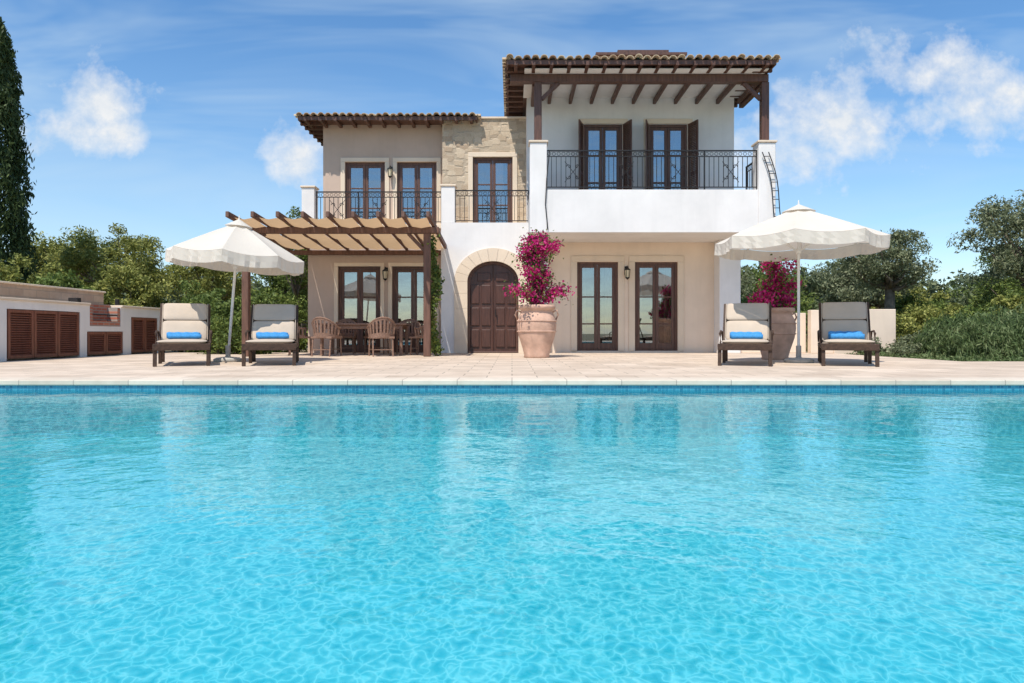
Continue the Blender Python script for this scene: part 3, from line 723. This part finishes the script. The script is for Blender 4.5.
for z in np.arange(.1,2.7,.05):
    a=z*4; n=30; P_.append(np.array([-1.78+.07*math.cos(a),15.5+.12*math.sin(a),z])+rng.normal(size=(n,3))*np.array([.06,.1,.06]))
leaves('vine_leaves',np.concatenate(P_),.045,GREEN,v,.6)
G().tube([(-1.78+.07*math.cos(z*4),15.5+.12*math.sin(z*4),z) for z in np.arange(0,2.7,.1)],.012,5).obj('vine_stem',BARK,v)
# ------------------------------------------------------------ outdoor kitchen on the left
K=empty('outdoor_kitchen'); g=G(); XF=-9.4
g.box(-10.15,XF-.35,10.5,18.4,0,1.14)
for a,b in((10.5,12.7),(14.85,15.1),(16.5,16.85),(18.1,18.4)): g.box(XF-.349,XF,a,b,0,1.14)
g.box(XF-.349,XF,12.7,14.85,.98,1.14); g.box(XF-.349,XF,16.85,18.1,.92,1.14)
g.box(XF-.349,XF,15.1,16.5,.56,.68); g.box(XF-.349,XF,15.1,15.2,.68,1.14); g.box(XF-.349,XF,16.4,16.5,.68,1.14)
g.obj('masonry_body',WHITE,K)
G().box(-10.16,XF+.04,10.45,15.19,1.141,1.19).box(-10.16,XF+.04,16.41,18.45,1.141,1.19).obj('countertop',TRIM,K,bevel=.008)
G().box(XF-.345,XF-.25,15.2,16.4,.681,1.2).box(XF-.25,XF-.01,15.2,16.4,.681,.80).box(XF-.25,XF-.01,15.2,15.32,.801,1.13).box(XF-.25,XF-.01,16.28,16.4,.801,1.13).obj('grill_bricks',BBQBRICK,K)
g=G()
for i in range(12): y=15.34+i*.085; g.cyl((XF-.25,y,.95),(XF-.02,y,.95),.008)
g.cyl((XF-.02,15.3,.95),(XF-.02,16.3,.95),.012); g.obj('grill_grate',IRON,K)
G().box(-10.5,-10.17,10.3,17.0,0,1.52).obj('back_wall',TANSTONE,K)
G().box(-10.54,-10.13,10.26,17.04,1.521,1.56).obj('back_wall_cap',TRIM,K,bevel=.008)
g=G()
def ldoor(y0,y1,z0,z1,n):
    w=(y1-y0)/n
    for k in range(n):
        a,b=y0+k*w+.01,y0+(k+1)*w-.01; f=.06
        g.box(XF-.045,XF+.005,a,a+f,z0,z1); g.box(XF-.045,XF+.005,b-f,b,z0,z1); g.box(XF-.045,XF+.005,a+f,b-f,z0,z0+f); g.box(XF-.045,XF+.005,a+f,b-f,z1-f,z1)
        z=z0+f+.01
        while z<z1-f-.02:
            R=Matrix.Rotation(math.radians(35),3,'Y'); g.box(XF-.05,XF-.0,a+f,b-f,z,z+.012,R); z+=.045
        g.box(XF-.08,XF-.07,a,b,z0,z1)
ldoor(12.72,14.83,.04,.97,3); ldoor(15.12,16.48,.04,.55,2); ldoor(16.87,18.08,.04,.91,2)
g.obj('louvered_doors',LOUVER,K)
g=G(); g.box(-9.75,-9.55,15.0,15.13,1.191,1.3); g.cyl((-9.6,16.6,1.19),(-9.6,16.6,1.35),.05); g.obj('counter_items',IRON,K)
# ------------------------------------------------------------ garden walls
G().box(8.31,9.9,17.6,17.85,-.06,1.14).box(7.72,8.309,17.62,17.83,0,1.12).obj('garden_wall',TAN,bevel=.01)
G().box(5.95,7.71,17.9,18.1,0,1.05).obj('garden_wall',TAN,bevel=.01)
# ------------------------------------------------------------ vegetation
def tree(name,x,y,h,rad,cz,mat,nc,per,cr,ls,trunk=.14,fork=.35,lean=0,z0=-.06,asp=.35):
    e=empty(name,(x,y,z0)); P,C=clumps((0,0,cz),rad,nc,per,cr)
    g=G(); hf=max(.3,(cz-rad[2])+.15)
    base=[(0,0,0),(lean*.3+.05,.02,hf*.5),(lean*.5,.0,hf)]
    g.tube(base,[trunk*1.3,trunk,trunk*.85],9)
    for k in range(min(nc,26)):
        c=C[k]; m=np.array([lean*.5,0,hf])*.45+c*.55; m[2]+=-.1; m[:2]+=rng.normal(size=2)*.08*rad[0]
        g.tube([base[2],m*.5+np.array(base[2])*.5+rng.normal(size=3)*.04,m,c],[trunk*.45,trunk*.33,trunk*.2,trunk*.06],6)
    g.obj('trunk_and_limbs',BARK,e,smooth=True); leaves('leaves',P,ls,mat,e,asp); return e
tree('olive_tree',11.5,21,4.3,(1.3,1.2,1.05),2.85,OLIVE,80,210,.33,.05,.16,lean=.25)
tree('olive_tree',15.0,19.5,5,(2.0,1.8,1.4),3.2,OLIVE,110,230,.4,.055,.2)
tree('olive_tree',7.4,24,4,(1.0,1.1,1.0),2.4,OLIVE,45,200,.36,.055,.12)
tree('olive_tree',-13.9,24,5,(1.9,1.8,1.2),3.1,YGREEN,95,210,.42,.06,.15)
tree('garden_tree',-10.9,25,4.6,(1.6,1.6,1.1),2.5,YGREEN,80,210,.4,.06,.13)
tree('garden_tree',-17.5,26,5,(2.2,2,1.4),2.8,YGREEN,95,210,.45,.07,.15)
tree('garden_tree',-8.3,27,4.6,(1.6,1.6,1.2),2.5,GREEN,80,200,.42,.065,.13)
tree('garden_tree',-6.5,20.6,4.6,(.6,.8,1.5),2.9,GREEN,40,200,.26,.05,.07)
tree('garden_tree',20.5,27,5,(2.6,2.2,1.5),2.6,GREEN,100,200,.5,.07,.15)
tree('garden_tree',14.5,28,5,(2.0,1.8,1.2),2.5,OLIVE,80,200,.5,.07,.15)
tree('garden_tree',10.6,29,5,(2.0,1.8,1.1),2.2,GREEN,80,200,.5,.07,.15)
def cypress(x,y,H,R):
    e=empty('cypress_tree',(x,y,-.06)); N=48000
    h=rng.random(N)**.85; t=rng.random(N)*2*math.pi
    prof=R*np.minimum(1,.55+h*3)*(1-h)**.33
    lob=1+.14*np.sin(t*5+h*21)+.1*np.sin(t*9-h*37)+.10*rng.normal(size=N)
    r=prof*lob*(.72+.28*rng.random(N)**.5)
    P=np.stack([r*np.cos(t),r*np.sin(t),.25+h*H],1)
    leaves('leaves',P,.08,DARKG,e,.3,vert=1.0); G().tube([(0,0,0),(0,0,H*.5),(0,0,H*.95)],[.2,.12,.02],8).obj('trunk',BARK,e)
cypress(-15.4,20,9.8,1.1)
def bush(name,cs,mat,ls,per=170,cr=.28,asp=.45):
    e=empty(name); A=[]; g=G()
    for(x,y,rx,ry,h,n) in cs:
        P,C=clumps((x,y,h*.42),(rx,ry,h*.52),n,per,cr,.5); P[:,2]=np.abs(P[:,2])-.05; A.append(P)
        for k in range(min(n,8)): g.tube([(x,y,-.06),tuple((C[k]+np.array([x,y,0]))/2),tuple(C[k])],[.03,.02,.008],5)
    leaves('leaves',np.concatenate(A),ls,mat,e,asp); g.obj('stems',BARK,e)
bush('hedge',[(-8.4,19.2,1.0,.7,1.8,60),(-7.2,19.4,1.1,.7,2.0,65),(-6.3,19.8,.8,.7,1.7,40)],GREEN,.05)
bush('hedge',[(-6.6,17.0,.55,.4,1.1,35),(-7.4,17.2,.6,.4,1.05,35)],GREEN,.04)
bush('garden_bush',[(-11.3,17,.9,1.5,2.2,75),(-11.6,14.2,.9,1.6,2.0,65),(-9.6,21,1.2,1.,2.2,70)],GREEN,.055)
bush('garden_bush',[(-13.2,18.5,1.3,1.4,3.0,90),(-13.8,15.5,1.2,1.6,2.3,70),(-11.2,20,1.2,1.2,2.7,85)],YGREEN,.055)
bush('garden_bush',[(12.2,19.5,1.1,1,1.6,65),(14.0,18.4,1.3,1,1.8,75),(16.5,17.5,1.6,1,2.0,85),(14.0,23.5,1.6,1,2.2,70),(10.5,18.6,.9,.8,1.1,50)],YGREEN,.05)
bush('garden_bush',[(9.2,23,1.3,1,1.8,50),(18.5,23,2,1.2,2.6,70),(10.4,20.6,.8,.7,1.1,35),(6.9,21,.8,.8,2.0,40),(12.9,21.5,1.2,.8,1.9,50),(11.6,17.3,1.0,.8,1.2,60),(13.4,16.9,1.1,.8,1.4,60)],GREEN,.05)
bush('garden_bush',[(9.9,16.6,.7,.6,.6,30),(9.1,15.6,.4,.4,.35,14),(9.0,17.0,.45,.4,.4,14)],OLIVE,.035,140,.18)
e=empty('rosemary_shrub'); A=[]
for(x,y,rx,ry,h) in((9.75,14.3,.75,.9,.8),(10.8,13.9,1.1,.9,.95),(12.0,14.1,1.3,1.0,1.0),(11.2,15.2,1.3,.9,1.08),(13.2,14.4,1.2,1.1,1.05),(10.0,15.4,.8,.8,.9)):
    n=7500; d=rdir(n); d[:,2]=np.abs(d[:,2]); rr=(.75+.25*rng.random(n))*(1+.12*np.sin(d[:,0]*14)+.12*np.sin(d[:,1]*13+d[:,2]*9))
    A.append(np.stack([x+d[:,0]*rx*rr,y+d[:,1]*ry*rr,-.05+d[:,2]*h*rr],1))
leaves('sprigs',np.concatenate(A),.065,ROSE,e,.16,vert=.8)
e=empty('dry_grass'); n=16000
x=rng.uniform(9.4,22,n); y=rng.uniform(18.5,28,n); hh=rng.uniform(.2,.7,n)*(.6+.5*np.sin(x*1.7+y)**2)
a=rng.random(n)*math.pi; w=.012; ln=rng.normal(size=(n,2))*.12
b0=np.stack([x-w*np.cos(a),y-w*np.sin(a),np.full(n,-.06)],1); b1=np.stack([x+w*np.cos(a),y+w*np.sin(a),np.full(n,-.06)],1)
t1=np.stack([x+ln[:,0]+w*.4,y+ln[:,1],hh],1); t0=np.stack([x+ln[:,0]-w*.4,y+ln[:,1],hh],1)
quads_obj('blades',np.stack([b0,b1,t1,t0],1),DRY,e)
e=empty('ground_cover_plants'); n=12000
x=rng.uniform(8.5,13.5,n); y=rng.uniform(12.8,17.5,n)
leaves('leaves',np.stack([x,y,-.03+.12*rng.random(n)*np.sin(x*2+y*3)**2],1),.035,ROSE,e,.4)
def hill(xc,w,y0,h,name='hill'):
    g=G(); nx,ny=60,12; vs=[]
    for j in range(ny+1):
        for i in range(nx+1):
            u=i/nx*2-1;v=j/ny
            vs.append((xc+u*w,y0+v*90,-.2+h*(math.sin(v*math.pi/2))*(max(0,1-u*u))*(1+.12*math.sin(u*17)+.08*math.sin(u*41+v*5))))
    g.add(vs,[(j*(nx+1)+i,j*(nx+1)+i+1,(j+1)*(nx+1)+i+1,(j+1)*(nx+1)+i) for j in range(ny) for i in range(nx)])
    g.obj(name,simple('hill_scrub',(.09,.11,.055),.95,.5,.5,0),smooth=True)
hill(0,160,60,7)
e=empty('distant_trees'); A=[]
for k in range(190):
    y=rng.uniform(33,62); x=rng.uniform(-1.0,1.0)*y*.95
    if abs(x)<y*.24: continue
    h=rng.uniform(2.6,4.9)*(y/42); r=rng.uniform(1.4,2.6)
    P,C=clumps((x,y,h*.55),(r,r,h*.45),30,60,.62,.4); A.append(P)
leaves('foliage',np.concatenate(A),.16,PINE,e,.5)
# ------------------------------------------------------------ light, sky
EL,AZ=60,205
sd=Vector((math.sin(math.radians(AZ))*math.cos(math.radians(EL)),math.cos(math.radians(AZ))*math.cos(math.radians(EL)),math.sin(math.radians(EL))))
L=bpy.data.lights.new('sun','SUN'); L.energy=5.0; L.angle=math.radians(.5); L.color=(1,.95,.87)
lo=bpy.data.objects.new('sun',L); S.collection.objects.link(lo); lo.rotation_euler=sd.to_track_quat('Z','Y').to_euler(); lo.location=(-10,-10,30)
W=bpy.data.worlds.new('World'); S.world=W; W.use_nodes=True; nt=W.node_tree; bg=nt.nodes['Background']
sky=nt.nodes.new('ShaderNodeTexSky'); sky.sky_type='NISHITA'; sky.sun_disc=False; sky.sun_elevation=math.radians(EL); sky.sun_rotation=math.radians(AZ)
sky.air_density=1.0; sky.dust_density=.2; sky.ozone_density=2
tc=nt.nodes.new('ShaderNodeTexCoord'); sp=nt.nodes.new('ShaderNodeSeparateXYZ'); nt.links.new(tc.outputs['Generated'],sp.inputs[0])
yy=mathn(nt,'MAXIMUM',sp.outputs[1],.06); u=mathn(nt,'DIVIDE',sp.outputs[0],yy); v_=mathn(nt,'DIVIDE',sp.outputs[2],yy)
cb=nt.nodes.new('ShaderNodeCombineXYZ'); nt.links.new(u,cb.inputs[0]); nt.links.new(v_,cb.inputs[1])
n1=noise(nt,cb.outputs[0],7,4,.62,.2); n2=noise(nt,cb.outputs[0],24,4,.65)
tot=None
for(cu,cv,ru,rv) in((-.60,.34,.065,.045),(-.655,.30,.07,.03),(-.57,.29,.05,.03),(-.305,.265,.04,.04),
    (.60,.375,.11,.05),(.48,.31,.11,.05),(.67,.33,.13,.045),(.40,.255,.08,.045),(.74,.35,.10,.045)):
    du=mathn(nt,'DIVIDE',mathn(nt,'SUBTRACT',u,cu),ru); dv=mathn(nt,'DIVIDE',mathn(nt,'SUBTRACT',v_,cv),rv)
    d=mathn(nt,'SQRT',mathn(nt,'ADD',mathn(nt,'MULTIPLY',du,du),mathn(nt,'MULTIPLY',dv,dv)))
    k=mathn(nt,'SUBTRACT',1.25,d)
    tot=k if tot is None else mathn(nt,'MAXIMUM',tot,k)
tot=mathn(nt,'MAXIMUM',tot,-2.0)
edge=mathn(nt,'ADD',mathn(nt,'MULTIPLY',mathn(nt,'SUBTRACT',n1,.5),3.6),mathn(nt,'MULTIPLY',mathn(nt,'SUBTRACT',n2,.5),2.0))
cm=mathn(nt,'MULTIPLY',mathn(nt,'ADD',tot,edge),.5)
cum=ramp(nt,cm,[(.0,(0,0,0)),(.22,(.35,.35,.35)),(.7,(.97,.97,.97))])
mp=nt.nodes.new('ShaderNodeMapping'); mp.inputs['Rotation'].default_value=(0,0,math.radians(28)); mp.inputs['Scale'].default_value=(1.1,4.5,1); nt.links.new(cb.outputs[0],mp.inputs['Vector'])
c1=noise(nt,mp.outputs[0],1.6,4,.6,.6); cir=ramp(nt,c1,[(.44,(0,0,0)),(.85,(.6,.6,.6))])
hz=ramp(nt,v_,[(0,(.38,.38,.38)),(.18,(.20,.20,.20)),(.45,(.04,.04,.04))])
hs=nt.nodes.new('ShaderNodeHueSaturation'); hs.inputs['Saturation'].default_value=1.25; hs.inputs['Value'].default_value=1.5; nt.links.new(sky.outputs[0],hs.inputs['Color'])
col=mixc(nt,hz,hs.outputs[0],(4.2,6.2,7.8))
col=mixc(nt,cir,col,(5.6,6.9,7.8))
shade=ramp(nt,n2,[(.3,(.80,.86,.93)),(.65,(1,1,1))]); shade=mixc(nt,1.0,shade,(7.6,7.7,7.8),'MULTIPLY')
col=mixc(nt,cum,col,shade)
nt.links.new(col,bg.inputs[0]); bg.inputs[1].default_value=.118
# ------------------------------------------------------------ camera
c=bpy.data.cameras.new('camera'); co=bpy.data.objects.new('camera',c); S.collection.objects.link(co)
co.location=(0,0,.525); co.rotation_euler=(math.radians(90),0,0); c.lens=24; c.sensor_width=36; c.shift_y=-.0083; c.clip_end=3000; c.clip_start=.05
S.camera=co
